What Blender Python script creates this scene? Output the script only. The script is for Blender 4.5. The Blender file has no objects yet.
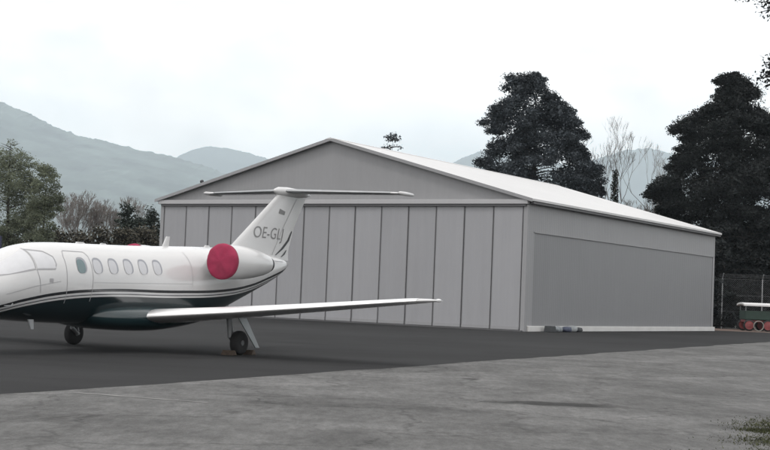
import bpy, math, random
import numpy as np
from mathutils import Vector, Matrix, noise

rnd = random.Random(11)
rng = np.random.default_rng(11)
S = bpy.context.scene
COL = S.collection
R = math.radians

# ------------------------------------------------------------------ helpers
class MB:
    """collects verts / faces, builds ONE mesh object"""
    def __init__(self):
        self.v = []; self.f = []; self.leafy = False
    def add(self, vs, fs):
        n = len(self.v)
        self.v.extend([tuple(p) for p in vs]); self.f.extend([tuple(i + n for i in f) for f in fs])
        return self
    def box(self, x0, x1, y0, y1, z0, z1):
        vs = [(x, y, z) for z in (z0, z1) for y in (y0, y1) for x in (x0, x1)]
        return self.add(vs, [(0,2,3,1),(4,5,7,6),(0,1,5,4),(2,6,7,3),(0,4,6,2),(1,3,7,5)])
    def loft(self, rings, cap=True, closed=True):
        n = len(rings[0]); vs = [p for r in rings for p in r]; fs = []
        for i in range(len(rings) - 1):
            for j in range(n if closed else n - 1):
                k = (j + 1) % n
                fs.append((i*n + j, i*n + k, (i+1)*n + k, (i+1)*n + j))
        if cap:
            fs.append(tuple(reversed(range(n)))); fs.append(tuple((len(rings)-1)*n + j for j in range(n)))
        return self.add(vs, fs)
    def tube(self, p0, p1, r0, r1=None, n=8, cap=True):
        r1 = r0 if r1 is None else r1
        a, b = Vector(p0), Vector(p1); d = (b - a)
        if d.length < 1e-6: return self
        d.normalize(); u = d.orthogonal().normalized(); w = d.cross(u)
        rings = []
        for c, r in ((a, r0), (b, r1)):
            rings.append([c + (u*math.cos(t) + w*math.sin(t))*r for t in [2*math.pi*k/n for k in range(n)]])
        return self.loft(rings, cap)
    def path(self, pts, r, n=8):
        for a, b in zip(pts[:-1], pts[1:]): self.tube(a, b, r, r, n)
        return self
    def lathe(self, axis_pts, c, d, n=28, cap=True):
        """axis_pts: (t along d, radius) from centre c"""
        c = Vector(c); d = Vector(d).normalized(); u = d.orthogonal().normalized(); w = d.cross(u)
        rings = [[c + d*t + (u*math.cos(a) + w*math.sin(a))*r for a in [2*math.pi*k/n for k in range(n)]] for t, r in axis_pts]
        return self.loft(rings, cap)
    def prism(self, poly, z0, z1):
        n = len(poly)
        vs = [(x, y, z0) for x, y in poly] + [(x, y, z1) for x, y in poly]
        fs = [tuple(reversed(range(n))), tuple(range(n, 2*n))] + [(i, (i+1) % n, n + (i+1) % n, n + i) for i in range(n)]
        return self.add(vs, fs)
    def build(self, name, m, parent=None, smooth=False, bevel=0, fixn=True):
        me = bpy.data.meshes.new(name); me.from_pydata(self.v, [], self.f); me.update()
        if fixn:
            import bmesh
            bm = bmesh.new(); bm.from_mesh(me); bmesh.ops.recalc_face_normals(bm, faces=bm.faces); bm.to_mesh(me); bm.free()
        return link(name, me, m, parent, smooth, bevel)

def link(name, me, m, parent=None, smooth=False, bevel=0):
    me.materials.append(m)
    if smooth:
        for p in me.polygons: p.use_smooth = True
    o = bpy.data.objects.new(name, me); COL.objects.link(o)
    if parent: o.parent = parent
    if bevel:
        b = o.modifiers.new('bevel', 'BEVEL'); b.width = bevel; b.segments = 2; b.limit_method = 'ANGLE'; b.angle_limit = R(40)
    if smooth == 'auto':
        es = o.modifiers.new('split', 'EDGE_SPLIT'); es.split_angle = R(38)
    return o

def np_mesh(name, V, F4, m, parent=None):
    """quads from numpy arrays"""
    me = bpy.data.meshes.new(name)
    nf = len(F4)
    me.vertices.add(len(V)); me.vertices.foreach_set('co', np.ascontiguousarray(V, dtype=np.float32).ravel())
    me.loops.add(nf*4); me.loops.foreach_set('vertex_index', np.ascontiguousarray(F4, dtype=np.int32).ravel())
    me.polygons.add(nf); me.polygons.foreach_set('loop_start', np.arange(0, nf*4, 4, dtype=np.int32))
    me.update(calc_edges=True); me.validate()
    return link(name, me, m, parent)

def tag(o, label=None, cat=None, group=None, kind=None):
    if label: o['label'] = label
    if cat: o['category'] = cat
    if group: o['group'] = group
    if kind: o['kind'] = kind
    return o

def thing(name, label, cat, loc=(0,0,0), rz=0, group=None):
    o = bpy.data.objects.new(name, None); COL.objects.link(o)
    o.empty_display_size = .3
    o.location = loc; o.rotation_euler = (0, 0, rz)
    return tag(o, label, cat, group)

# ------------------------------------------------------------------ materials
def mat(name, col, rough=.6, metal=0, coat=0, var=0, vscale=3.0, bump=0, bscale=40, spec=.5, island=0, stretch=(1,1,1), detail=5):
    m = bpy.data.materials.new(name); m.use_nodes = True
    nt = m.node_tree; N = nt.nodes; L = nt.links
    b = N['Principled BSDF']
    b.inputs['Roughness'].default_value = rough; b.inputs['Metallic'].default_value = metal
    b.inputs['Coat Weight'].default_value = coat; b.inputs['Coat Roughness'].default_value = .08
    b.inputs['Specular IOR Level'].default_value = spec
    base = (*col, 1)
    b.inputs['Base Color'].default_value = base
    tc = N.new('ShaderNodeTexCoord'); mp = N.new('ShaderNodeMapping'); mp.inputs['Scale'].default_value = stretch
    L.new(tc.outputs['Object'], mp.inputs['Vector'])
    out = None
    if var:
        n = N.new('ShaderNodeTexNoise'); n.inputs['Scale'].default_value = vscale; n.inputs['Detail'].default_value = detail
        L.new(mp.outputs[0], n.inputs['Vector'])
        mr = N.new('ShaderNodeMapRange'); mr.inputs[1].default_value = .3; mr.inputs[2].default_value = .7
        mr.inputs[3].default_value = 1 - var; mr.inputs[4].default_value = 1 + var
        L.new(n.outputs['Fac'], mr.inputs[0]); out = mr.outputs[0]
    if island:
        g = N.new('ShaderNodeNewGeometry'); mr2 = N.new('ShaderNodeMapRange')
        mr2.inputs[3].default_value = 1 - island; mr2.inputs[4].default_value = 1 + island
        L.new(g.outputs['Random Per Island'], mr2.inputs[0])
        if out:
            mu = N.new('ShaderNodeMath'); mu.operation = 'MULTIPLY'; L.new(out, mu.inputs[0]); L.new(mr2.outputs[0], mu.inputs[1]); out = mu.outputs[0]
        else: out = mr2.outputs[0]
    if out:
        vm = N.new('ShaderNodeVectorMath'); vm.operation = 'SCALE'; vm.inputs[0].default_value = col
        L.new(out, vm.inputs['Scale']); L.new(vm.outputs[0], b.inputs['Base Color'])
    if bump:
        n2 = N.new('ShaderNodeTexNoise'); n2.inputs['Scale'].default_value = bscale; n2.inputs['Detail'].default_value = 4
        L.new(mp.outputs[0], n2.inputs['Vector'])
        bp = N.new('ShaderNodeBump'); bp.inputs['Strength'].default_value = bump; bp.inputs['Distance'].default_value = .02
        L.new(n2.outputs['Fac'], bp.inputs['Height']); L.new(bp.outputs[0], b.inputs['Normal'])
    return m

def leafmat(name, col, var=.35, island=.45, vscale=.6, trans=0):
    m = mat(name, col, rough=.75, var=var, vscale=vscale, island=island, spec=.2)
    if trans:                                   # thin leaves let part of the light through
        nt = m.node_tree; N = nt.nodes; b = N['Principled BSDF']; o = N['Material Output']
        t = N.new('ShaderNodeBsdfTranslucent'); mx_ = N.new('ShaderNodeMixShader'); mx_.inputs[0].default_value = trans
        for l in list(nt.links):
            if l.to_socket == b.inputs['Base Color']: nt.links.new(l.from_socket, t.inputs['Color'])
        nt.links.new(b.outputs[0], mx_.inputs[1]); nt.links.new(t.outputs[0], mx_.inputs[2]); nt.links.new(mx_.outputs[0], o.inputs['Surface'])
    return m

M = {}
M['white'] = mat('white_aircraft_paint', (.53,.53,.53), .28, coat=.5, var=.05, vscale=1.5)
M['shade_white'] = mat('pale_grey_cover', (.55,.555,.57), .35, var=.04, vscale=6)
M['teal'] = mat('dark_teal_paint', (.008,.023,.027), .22, coat=.5)
M['silver'] = mat('polished_metal', (.92,.92,.92), .42, metal=1, var=.05, vscale=3)
M['grey_metal'] = mat('grey_metal', (.32,.33,.34), .45, metal=.6, var=.1)
M['dark_metal'] = mat('dark_metal', (.05,.05,.055), .5, metal=.5, var=.1)
M['seam'] = mat('panel_seam', (.33,.33,.34), .6)
M['win_frame_shade'] = mat('window_frame', (.27,.28,.305), .4)  # frame colour, also used as painted recess shade
M['win_pane'] = mat('shaded_window', (.47,.475,.495), .22, spec=.5)
M['win_teal'] = mat('clear_window', (.10,.16,.17), .08, spec=.7)
M['letter'] = mat('registration_paint', (.20,.20,.20), .5)
M['black_stripe'] = mat('black_stripe', (.02,.022,.025), .4)
M['red'] = mat('red_cover_fabric', (.27,.014,.055), .8, var=.28, vscale=2.2, bump=.5, bscale=6)
M['rubber'] = mat('tyre_rubber', (.016,.016,.017), .8, var=.2, vscale=8)
M['rim'] = mat('wheel_rim', (.20,.21,.215), .4, metal=.7)
M['chock'] = mat('chock_wood', (.075,.055,.042), .85, var=.3, vscale=9)

def sheet_mat(name, col, rib, amp, rough=.5, var=.035, metal=0, streak=.0):
    """profiled sheet: fine vertical ribs as bump, weathering by noise"""
    m = mat(name, col, rough, metal=metal)
    nt = m.node_tree; N = nt.nodes; L = nt.links; b = N['Principled BSDF']
    tc = N['Texture Coordinate']
    n1 = N.new('ShaderNodeTexNoise'); n1.inputs['Scale'].default_value = .55; n1.inputs['Detail'].default_value = 6
    L.new(tc.outputs['Object'], n1.inputs['Vector'])
    mp2 = N.new('ShaderNodeMapping'); mp2.inputs['Scale'].default_value = (3.5, 3.5, .18)
    L.new(tc.outputs['Object'], mp2.inputs['Vector'])
    n2 = N.new('ShaderNodeTexNoise'); n2.inputs['Scale'].default_value = 1.0; n2.inputs['Detail'].default_value = 5
    L.new(mp2.outputs[0], n2.inputs['Vector'])
    ad = N.new('ShaderNodeMath'); ad.operation = 'ADD'; L.new(n1.outputs['Fac'], ad.inputs[0]); L.new(n2.outputs['Fac'], ad.inputs[1])
    mr = N.new('ShaderNodeMapRange'); mr.inputs[1].default_value = .7; mr.inputs[2].default_value = 1.3
    mr.inputs[3].default_value = 1 - var; mr.inputs[4].default_value = 1 + var; L.new(ad.outputs[0], mr.inputs[0])
    oi = N.new('ShaderNodeObjectInfo'); mr3 = N.new('ShaderNodeMapRange'); mr3.inputs[3].default_value = .96; mr3.inputs[4].default_value = 1.04
    L.new(oi.outputs['Random'], mr3.inputs[0])
    mu = N.new('ShaderNodeMath'); mu.operation = 'MULTIPLY'; L.new(mr.outputs[0], mu.inputs[0]); L.new(mr3.outputs[0], mu.inputs[1])
    vm = N.new('ShaderNodeVectorMath'); vm.operation = 'SCALE'; vm.inputs[0].default_value = col
    L.new(mu.outputs[0], vm.inputs['Scale']); L.new(vm.outputs[0], b.inputs['Base Color'])
    if amp:
        sx = N.new('ShaderNodeSeparateXYZ'); L.new(tc.outputs['Object'], sx.inputs[0])
        a2 = N.new('ShaderNodeMath'); a2.operation = 'ADD'; L.new(sx.outputs[0], a2.inputs[0]); L.new(sx.outputs[1], a2.inputs[1])
        m1 = N.new('ShaderNodeMath'); m1.operation = 'MULTIPLY'; m1.inputs[1].default_value = 2*math.pi/rib; L.new(a2.outputs[0], m1.inputs[0])
        s1 = N.new('ShaderNodeMath'); s1.operation = 'SINE'; L.new(m1.outputs[0], s1.inputs[0])
        bp = N.new('ShaderNodeBump'); bp.inputs['Strength'].default_value = amp; bp.inputs['Distance'].default_value = .02
        L.new(s1.outputs[0], bp.inputs['Height']); L.new(bp.outputs[0], b.inputs['Normal'])
    return m
M['clad'] = sheet_mat('grey_cladding', (.262,.264,.272), .22, .14)
M['clad_low'] = sheet_mat('grey_lower_cladding', (.205,.208,.216), .22, .10)
M['door'] = sheet_mat('door_cladding', (.285,.288,.302), .20, .12)
M['trim'] = sheet_mat('pale_trim', (.38,.38,.39), .2, 0)
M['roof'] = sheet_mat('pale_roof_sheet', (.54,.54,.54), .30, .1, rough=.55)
M['plinth'] = mat('pale_concrete_plinth', (.58,.58,.57), .8, var=.06, vscale=1)
M['gap'] = mat('gap_shade', (.10,.10,.104), .8)
M['edge'] = mat('door_edge', (.18,.18,.185), .6)
M['track'] = mat('door_track', (.10,.10,.105), .6)

# two colour scheme of the fuselage, following the height of the stripe along the body
def fuselage_mat():
    m = mat('two_tone_aircraft_paint', (.55,.55,.55), .25, coat=.6)
    nt = m.node_tree; N = nt.nodes; L = nt.links; b = N['Principled BSDF']
    sx = N.new('ShaderNodeSeparateXYZ'); L.new(N['Texture Coordinate'].outputs['Object'], sx.inputs[0])
    a = N.new('ShaderNodeMapRange'); a.inputs[1].default_value = -7.4; a.inputs[2].default_value = 5.6
    L.new(sx.outputs[0], a.inputs[0])
    fc = N.new('ShaderNodeFloatCurve'); c = fc.mapping.curves[0]
    pts = [(0,.80),(.9,.86),(1.7,.96),(2.4,1.13),(3.3,1.28),(4.5,1.37),(7.3,1.40),(9.0,1.46),(10.6,1.63),(11.8,1.88),(13,2.16)]
    while len(c.points) < len(pts): c.points.new(.5, .5)
    for p, (s, z) in zip(c.points, pts): p.location = (s/13.0, z/3.0)
    fc.mapping.update()
    L.new(a.outputs[0], fc.inputs['Value'])
    mu = N.new('ShaderNodeMath'); mu.operation = 'MULTIPLY'; mu.inputs[1].default_value = 3.0; L.new(fc.outputs[0], mu.inputs[0])
    d = N.new('ShaderNodeMath'); d.operation = 'SUBTRACT'; L.new(mu.outputs[0], d.inputs[0]); L.new(sx.outputs[2], d.inputs[1])   # depth below stripe
    r = N.new('ShaderNodeMapRange'); r.inputs[1].default_value = -.2; r.inputs[2].default_value = .3; L.new(d.outputs[0], r.inputs[0])
    cr = N.new('ShaderNodeValToRGB'); L.new(r.outputs[0], cr.inputs[0])
    cr.color_ramp.interpolation = 'CONSTANT'
    white = (.55,.55,.55,1); blk = (.02,.022,.025,1); sil = (.42,.43,.44,1); teal = (.006,.015,.018,1)
    def q(dd): return (dd + .2)/.5
    els = [(q(0), blk), (q(.062), white), (q(.092), sil), (q(.112), blk), (q(.130), white), (q(.17), blk), (q(.185), teal)]
    e = cr.color_ramp.elements
    e[0].position = 0; e[0].color = white; e[1].position = els[0][0]; e[1].color = els[0][1]
    for p, col in els[1:]:
        n = e.new(p); n.color = col
    L.new(cr.outputs[0], b.inputs['Base Color'])
    return m
M['fus'] = fuselage_mat()

# ------------------------------------------------------------------ camera
cam = bpy.data.cameras.new('camera'); co = bpy.data.objects.new('camera', cam); COL.objects.link(co)
cam.sensor_width = 36; cam.sensor_fit = 'HORIZONTAL'; cam.lens = 1399.4/770*36
cam.clip_start = .1; cam.clip_end = 40000
co.matrix_world = Matrix.Translation((0,0,1.4774)) @ Matrix.Rotation(R(90) + .0501, 4, 'X') @ Matrix.Rotation(.0397, 4, 'Z')
S.camera = co
def px(x, y, Y):
    """world point seen at photo pixel x,y at depth Y"""
    a, b = x - 385, y - 225; cr, sr = math.cos(.0397), math.sin(.0397)
    u = (a*cr + b*sr)/1399.4; v = -(-a*sr + b*cr)/1399.4
    cp, sp = math.cos(.0501), math.sin(.0501)
    d = (u, cp - v*sp, sp + v*cp); t = Y/d[1]
    return (d[0]*t, Y, 1.4774 + d[2]*t)

# ------------------------------------------------------------------ ground
def node_ground(name, col, kind):
    m = mat(name, col, 1.0, spec=.12)
    nt = m.node_tree; N = nt.nodes; L = nt.links; b = N['Principled BSDF']; tc = N['Texture Coordinate']
    def nz(scale, det, stretch=(1,1,1), rough=.6):
        mp = N.new('ShaderNodeMapping'); mp.inputs['Scale'].default_value = stretch; L.new(tc.outputs['Object'], mp.inputs['Vector'])
        n = N.new('ShaderNodeTexNoise'); n.inputs['Scale'].default_value = scale; n.inputs['Detail'].default_value = det; n.inputs['Roughness'].default_value = rough
        L.new(mp.outputs[0], n.inputs['Vector']); return n.outputs['Fac']
    def rng_(v, a, c, lo, hi, smooth=False):
        r = N.new('ShaderNodeMapRange'); r.inputs[1].default_value = a; r.inputs[2].default_value = c; r.inputs[3].default_value = lo; r.inputs[4].default_value = hi
        if smooth: r.interpolation_type = 'SMOOTHSTEP'
        L.new(v, r.inputs[0]); return r.outputs[0]
    def mul(a, c):
        x = N.new('ShaderNodeMath'); x.operation = 'MULTIPLY'; L.new(a, x.inputs[0]); L.new(c, x.inputs[1]); return x.outputs[0]
    if kind == 'concrete':
        f = rng_(nz(.30, 7), .35, .65, .78, 1.20)
        f = mul(f, rng_(nz(1.3, 8, (.9,.45,1), .7), .36, .64, .80, 1.18))
        f = mul(f, rng_(nz(8, 7, (1,.32,1), .8), .36, .64, .79, 1.19)); f = mul(f, rng_(nz(45, 3), .3, .7, .85, 1.15))
        f = mul(f, rng_(nz(3.5, 7, (1,.5,1), .78), .57, .70, 1, .74))      # dark worn blotches
        f = mul(f, rng_(nz(2.2, 8, (1,.5,1), .78), .60, .72, 1, 1.22))     # pale worn blotches
        vo = N.new('ShaderNodeTexVoronoi'); vo.feature = 'DISTANCE_TO_EDGE'; vo.inputs['Scale'].default_value = .42
        wv = N.new('ShaderNodeTexNoise'); wv.inputs['Scale'].default_value = 1.6; wv.inputs['Detail'].default_value = 6; L.new(tc.outputs['Object'], wv.inputs['Vector'])
        wa = N.new('ShaderNodeVectorMath'); wa.operation = 'MULTIPLY_ADD'; wa.inputs[1].default_value = (1.1,1.1,0); L.new(wv.outputs['Color'], wa.inputs[0]); L.new(tc.outputs['Object'], wa.inputs[2])
        L.new(wa.outputs[0], vo.inputs['Vector'])
        f = mul(f, rng_(vo.outputs['Distance'], .0, .022, .70, 1))
        stains = [(2.55, 20.35, 1.25, .5, .66, .55), (1.68, 25.85, .2, .35, .5, .5), (-.2, 18.6, 2.3, .55, .16, .8), (1.2, 16.2, 2.4, .6, .10, .8), (4.6, 17.6, .9, .5, .25, .5)]
    else:
        f = rng_(nz(.12, 5), .35, .65, .84, 1.16)
        f = mul(f, rng_(nz(.9, 6, (.35,1.3,1)), .3, .7, .90, 1.10))
        f = mul(f, rng_(nz(40, 3), .3, .7, .88, 1.12))
        stains = [(-4.5, 29.5, 1.2, .7, .2, .6), (-8, 25, 1.6, .5, .15, .5)]
    sx = N.new('ShaderNodeSeparateXYZ'); L.new(tc.outputs['Object'], sx.inputs[0])
    wob = nz(1.8, 6, rough=.7)
    for (cx, cy, rx, ry, amt, w) in stains:
        def ax(o, c0, r0):
            s = N.new('ShaderNodeMath'); s.operation = 'SUBTRACT'; s.inputs[1].default_value = c0; L.new(o, s.inputs[0])
            q = N.new('ShaderNodeMath'); q.operation = 'DIVIDE'; q.inputs[1].default_value = r0; L.new(s.outputs[0], q.inputs[0])
            return mul(q.outputs[0], q.outputs[0])
        ad = N.new('ShaderNodeMath'); ad.operation = 'ADD'; L.new(ax(sx.outputs[0], cx, rx), ad.inputs[0]); L.new(ax(sx.outputs[1], cy, ry), ad.inputs[1])
        dd = N.new('ShaderNodeMath'); dd.operation = 'MULTIPLY_ADD'; dd.inputs[1].default_value = 3.2*w; L.new(wob, dd.inputs[0]); L.new(ad.outputs[0], dd.inputs[2])
        f = mul(f, rng_(dd.outputs[0], 1.6*w + .15, 1.6*w + 1.0, 1 - amt, 1, True))
    vm = N.new('ShaderNodeVectorMath'); vm.operation = 'SCALE'; vm.inputs[0].default_value = col
    L.new(f, vm.inputs['Scale']); L.new(vm.outputs[0], b.inputs['Base Color'])
    bp = N.new('ShaderNodeBump'); bp.inputs['Strength'].default_value = .5; bp.inputs['Distance'].default_value = .012
    L.new(nz(30, 6), bp.inputs['Height']); L.new(bp.outputs[0], b.inputs['Normal'])
    return m
M['asphalt'] = node_ground('asphalt', (.028,.0283,.0291), 'asphalt')
M['concrete'] = node_ground('worn_concrete', (.120,.1195,.118), 'concrete')
M['earth'] = mat('rough_grass_field', (.05,.055,.032), .95, var=.3, vscale=.05)

def flat(name, poly, z, m, sub=0):
    me = bpy.data.meshes.new(name); me.from_pydata([(x, y, z) for x, y in poly], [], [tuple(range(len(poly)))]); me.update()
    return tag(link(name, me, m), kind='structure')
flat('ground', [(-6900,-300),(6900,-300),(6900,12600),(-6900,12600)], -.012, M['earth'])
flat('asphalt_apron', [(-70,-14),(62,-14),(62,104),(-70,104)], 0, M['asphalt'])
edge = [(-17.5,-8.5),(-4.86,18.1),(.43,29.2),(6.2,41.2),(18.3,66),(21.5,72.5)]
poly = []
for (a, b_) in zip(edge[:-1], edge[1:]):                       # slightly ragged joint between the two surfaces
    n = max(2, int(math.dist(a, b_)/1.1))
    for k in range(n):
        t = k/n; poly.append((a[0]+(b_[0]-a[0])*t + rnd.uniform(-.10,.10), a[1]+(b_[1]-a[1])*t))
poly += [edge[-1], (60, 88), (60,-12), (-17.5,-12)]
flat('concrete_apron', poly, .004, M['concrete'])
# faded paint mark
mk = mat('faded_paint', (.175,.175,.17), .95, var=.35, vscale=3)
a = (-4.12,18.95); b_ = (-2.2,18.15)
dx, dy = b_[0]-a[0], b_[1]-a[1]; l = math.hypot(dx, dy); nx, ny = -dy/l*.06, dx/l*.06
flat('painted_line', [(a[0]-nx,a[1]-ny),(b_[0]-nx*.6,b_[1]-ny*.6),(b_[0]+nx*.6,b_[1]+ny*.6),(a[0]+nx,a[1]+ny)], .008, mk)
M['brown'] = mat('reddish_soil', (.11,.075,.06), .95, var=.35, vscale=1.5)
flat('soil_verge', [(21.5,93.5),(60,93.5),(60,103.6),(21.5,103.6)], .004, M['brown'])

# grass and weeds in the corner
M['grass'] = leafmat('short_grass', (.040,.044,.018), .3, .5, 2)
def grass_blades(n, pts):
    P = np.array(pts); idx = rng.integers(0, len(P), n)
    c = P[idx, :2] + rng.normal(0, 1, (n,2))*P[idx, 2:3]
    h = rng.uniform(.006,.026,n); w = rng.uniform(.003,.008,n); a = rng.uniform(0, 2*np.pi, n); lean = rng.normal(0,.7,(n,2))*h[:,None]
    z = np.full(n, .003)
    d = np.stack([np.cos(a), np.sin(a)],1)*w[:,None]
    V = np.concatenate([np.c_[c-d,z], np.c_[c+d,z], np.c_[c+d*.3+lean,z+h], np.c_[c-d*.3+lean,z+h]])
    i = np.arange(n); return V, np.stack([i,i+n,i+2*n,i+3*n],1)
V, F = grass_blades(16000, [(5.15,18.0,.28),(5.6,18.6,.35),(4.75,17.2,.16),(4.55,15.7,.30),(4.9,16.2,.35),(3.9,14.2,.2),(3.3,14.1,.16),(5.9,17.2,.5),(4.4,14.6,.25),(5.3,15.3,.4),(6.8,18.9,.5)])
tag(np_mesh('corner_grass', V, F, M['grass']), 'sparse low weeds and grass at the edge of the worn concrete', 'grass', kind='stuff')

# ------------------------------------------------------------------ hills
def interp(tab, x):
    for (x0, y0), (x1, y1) in zip(tab[:-1], tab[1:]):
        if x <= x1: return y0 + (y1-y0)*max(0, (x-x0))/(x1-x0)
    return tab[-1][1]
def hill(name, pts, Y, front, back, m, nx=260, ny=46, seed=0, rough=1.0):
    """pts: ridge outline points (x, z) standing at distance Y; slopes run down towards front and back"""
    x0, x1 = pts[0][0], pts[-1][0]; vs = []; fs = []
    for j in range(ny):
        t = j/(ny-1); y = Y - front + (front+back)*t
        s = (y - (Y-front))/front if y < Y else 1 - (y-Y)/back
        for i in range(nx):
            x = x0 + (x1-x0)*i/(nx-1)
            z0 = interp(pts, x)
            sh = (max(s,0)**.85)
            g = 1150/8000
            nz = noise.fractal(Vector((x*.006*g+seed, y*.006*g, seed)), 1.0, 2.0, 5)*.075*z0*(1-sh*.97)
            tr = (noise.noise(Vector((x*.010, y*.010, seed+3)))*(14-9*sh) + noise.noise(Vector((x*.024, y*.024, seed+5)))*(18-12*sh))*rough
            if sh > .93: tr += max(0, noise.noise(Vector((x*.022, seed+9.3, 0)))-.12)*16*rough + max(0, noise.noise(Vector((x*.06, seed+2.3, 0))))*12*rough
            vs.append((x, y, z0*sh + nz + (tr if s > .02 else 0) - 3*(s<.02)))
    for j in range(ny-1):
        for i in range(nx-1):
            k = j*nx+i; fs.append((k,k+1,k+nx+1,k+nx))
    return tag(MB().add(vs, fs).build(name, m, fixn=False, smooth=True), kind='structure')
M['forest'] = mat('wooded_slope', (.045,.058,.050), .95, var=.95, vscale=.005, detail=9)
M['forest_far'] = mat('far_wooded_slope', (.045,.052,.050), .95, var=.6, vscale=.0018, detail=7)
def ridge(pp, Y): return [(px(x, y, Y)[0], px(x, y, Y)[2]) for x, y in pp]
nearr = ridge([(-150,96),(-90,92),(-50,92),(0,101),(24,110),(52,125),(80,136),(104,140),(132,148),(168,155),(188,160),(207,167),(233,175),(262,190),(330,215),(400,262)], 8000)
hill('hill', nearr, 8000, 3600, 1500, M['forest'], nx=560, ny=90, seed=1)
farr = ridge([(60,235),(110,205),(150,178),(180,155),(195,149),(207,146.5),(228,148),(249,153),(271,160),(320,175),(370,186),(410,190),(425,182),(440,169),(462,158),(478,152),(505,149),(540,160),(575,166),(600,158),(625,150),(650,148),(672,153),(720,160),(790,150),(900,170),(960,230)], 11000)
hill('far_hill', farr, 11000, 2400, 1400, M['forest_far'], nx=520, ny=50, seed=7, rough=.9)

# ------------------------------------------------------------------ hangar
HW, HL, HE, HR = 22.97, 28.11, 6.35, 9.476
hg = thing('aircraft_hangar', 'large grey metal hangar with gabled roof and tall closed folding doors', 'hangar', (6.89,67.42,0), -.551)
slope = (HR-HE)/(HW/2)
def rz_(x): return HE + slope*(HW/2 - abs(x + HW/2))
# gables
gf = MB(); T = .12
for (y0, y1) in ((0.0, T),):
    vs = [(-HW,y0,6.25),(0,y0,6.25),(0,y0,HE),(-HW/2,y0,HR),(-HW,y0,HE),(-HW,y1,6.25),(0,y1,6.25),(0,y1,HE),(-HW/2,y1,HR),(-HW,y1,HE)]
    gf.add(vs, [(0,1,2,3,4),(9,8,7,6,5),(0,5,6,1),(1,6,7,2),(2,7,8,3),(3,8,9,4),(4,9,5,0)])
gf.build('gable', M['clad'], hg)
gr = MB()
vs = [(-HW,HL-T,0),(0,HL-T,0),(0,HL-T,HE),(-HW/2,HL-T,HR),(-HW,HL-T,HE)]; vs += [(x, HL, z) for x, y, z in vs]
gr.add(vs, [(0,1,2,3,4),(9,8,7,6,5),(0,5,6,1),(1,6,7,2),(2,7,8,3),(3,8,9,4),(4,9,5,0)])
gr.build('rear_wall', M['clad'], hg)
# side walls: frame of cladding with a recessed lower sheet
for sgn, x in ((1, 0), (-1, -HW)):
    xa, xb = (x-.14, x) if sgn == 1 else (x, x+.14)
    w = MB()
    w.box(xa, xb, T, .78, 0, HE-.02)
    w.box(xa, xb, HL-T-.22, HL-T, 0, HE-.02)
    w.box(xa, xb, .78, HL-T-.22, 4.82, HE-.02)
    sw = w.build('side_wall', M['clad'], hg)
    p = MB(); p.box(xa+.02, xb-.03 if sgn==1 else xb-.02, .78, HL-T-.22, .0, 4.82)
    if sgn == -1: p = MB(); p.box(xa+.055, xb-.02, .78, HL-T-.22, 0, 4.82)
    p.build('lower_sheet', M['clad_low'], sw)
    s = MB(); s.box(x-.005 if sgn==1 else x-.03, x+.03 if sgn==1 else x+.005, .70, HL-.1, 4.80, 4.86); s.build('drip_rail', M['clad'], sw)
    b = MB(); b.box(x-.02 if sgn==1 else x-.12, x+.12 if sgn==1 else x+.02, .25, HL+.05, 0, .27); b.build('plinth', M['plinth'], hg, bevel=.02)
    g = MB(); g.box(x+.16 if sgn==1 else x-.30, x+.30 if sgn==1 else x-.16, -.05, HL+.25, HE-.20, HE-.075); g.build('gutter_soffit_shade', M['track'], hg, bevel=.02)  # gutter coloured dark to stand in for the soffit shadow under the eave
# corner posts
cp = MB(); cp.box(-.20, .03, -.10, T-.004, 0, 6.12); cp.build('corner_post', M['clad'], hg, bevel=.01)
cp = MB(); cp.box(-HW-.03, -HW+.20, -.10, T-.004, 0, 6.12); cp.build('corner_post', M['clad'], hg, bevel=.01)
# header
hd = MB(); hd.box(-HW-.10, .06, -.26, -.004, 6.14, 6.36); hb = hd.build('door_header', M['trim'], hg, bevel=.015)
hd = MB(); hd.box(-HW+.05, -.05, -.20, -.03, 6.03, 6.136); hd.build('door_track', M['track'], hb)
# doors
bk = MB(); bk.box(-HW+.21, -.21, .05, .10, .05, 6.24); bk.build('interior_shade_backing', M['gap'], hg)  # added dark sheet, imitates the unlit interior seen between door panels
ND = 14; pw_ = (HW-.44)/ND
for k in range(ND):
    x0 = -HW + .22 + k*pw_
    off = -.012 if k % 2 else .0
    d = MB(); d.box(x0+.022, x0+pw_-.022, -.07+off, .0+off, .07, 6.03)
    dp = d.build('door_panel', M['door'], hg, bevel=.012)
    e = MB()
    for xx in (x0+.024, x0+pw_-.044): e.box(xx, xx+.02, -.085+off, -.072+off, .07, 6.03)
    e.build('edge_strip', M['edge'], dp)
    e = MB(); e.box(x0+.05, x0+pw_-.05, -.09+off, -.072+off, .07, .22); e.build('kick_plate', M['clad'], dp)
th = MB(); th.box(-HW+.1, -.05, -.3, .1, 0, .05); th.build('door_sill', M['track'], hg)
# roof
for sgn in (1, -1):
    xe = .34 if sgn == 1 else -HW-.34
    ze = HE - slope*.34
    r = MB(); ya, yb = -.28, HL+.30; t = .11
    vs = [(-HW/2,ya,HR+.03),(xe,ya,ze+.03),(xe,yb,ze+.03),(-HW/2,yb,HR+.03)]
    vs += [(x,y,z+t) for x,y,z in vs]
    r.add(vs, [(0,1,2,3),(7,6,5,4),(0,4,5,1),(1,5,6,2),(2,6,7,3),(3,7,4,0)])
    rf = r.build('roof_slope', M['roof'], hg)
    # rake trim along the front edge
    k = MB(); vs = []
    for (x, z) in ((-HW/2, HR), (xe, ze)):
        vs += [(x,ya-.04,z-.02),(x,ya-.004,z-.02),(x,ya-.004,z+.145),(x,ya-.04,z+.145)]
    k.add(vs, [(0,1,5,4),(1,2,6,5),(2,3,7,6),(3,0,4,7),(0,3,2,1),(4,5,6,7)]); k.build('rake_trim', M['clad'], rf)
rc = MB()
vs = []
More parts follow.
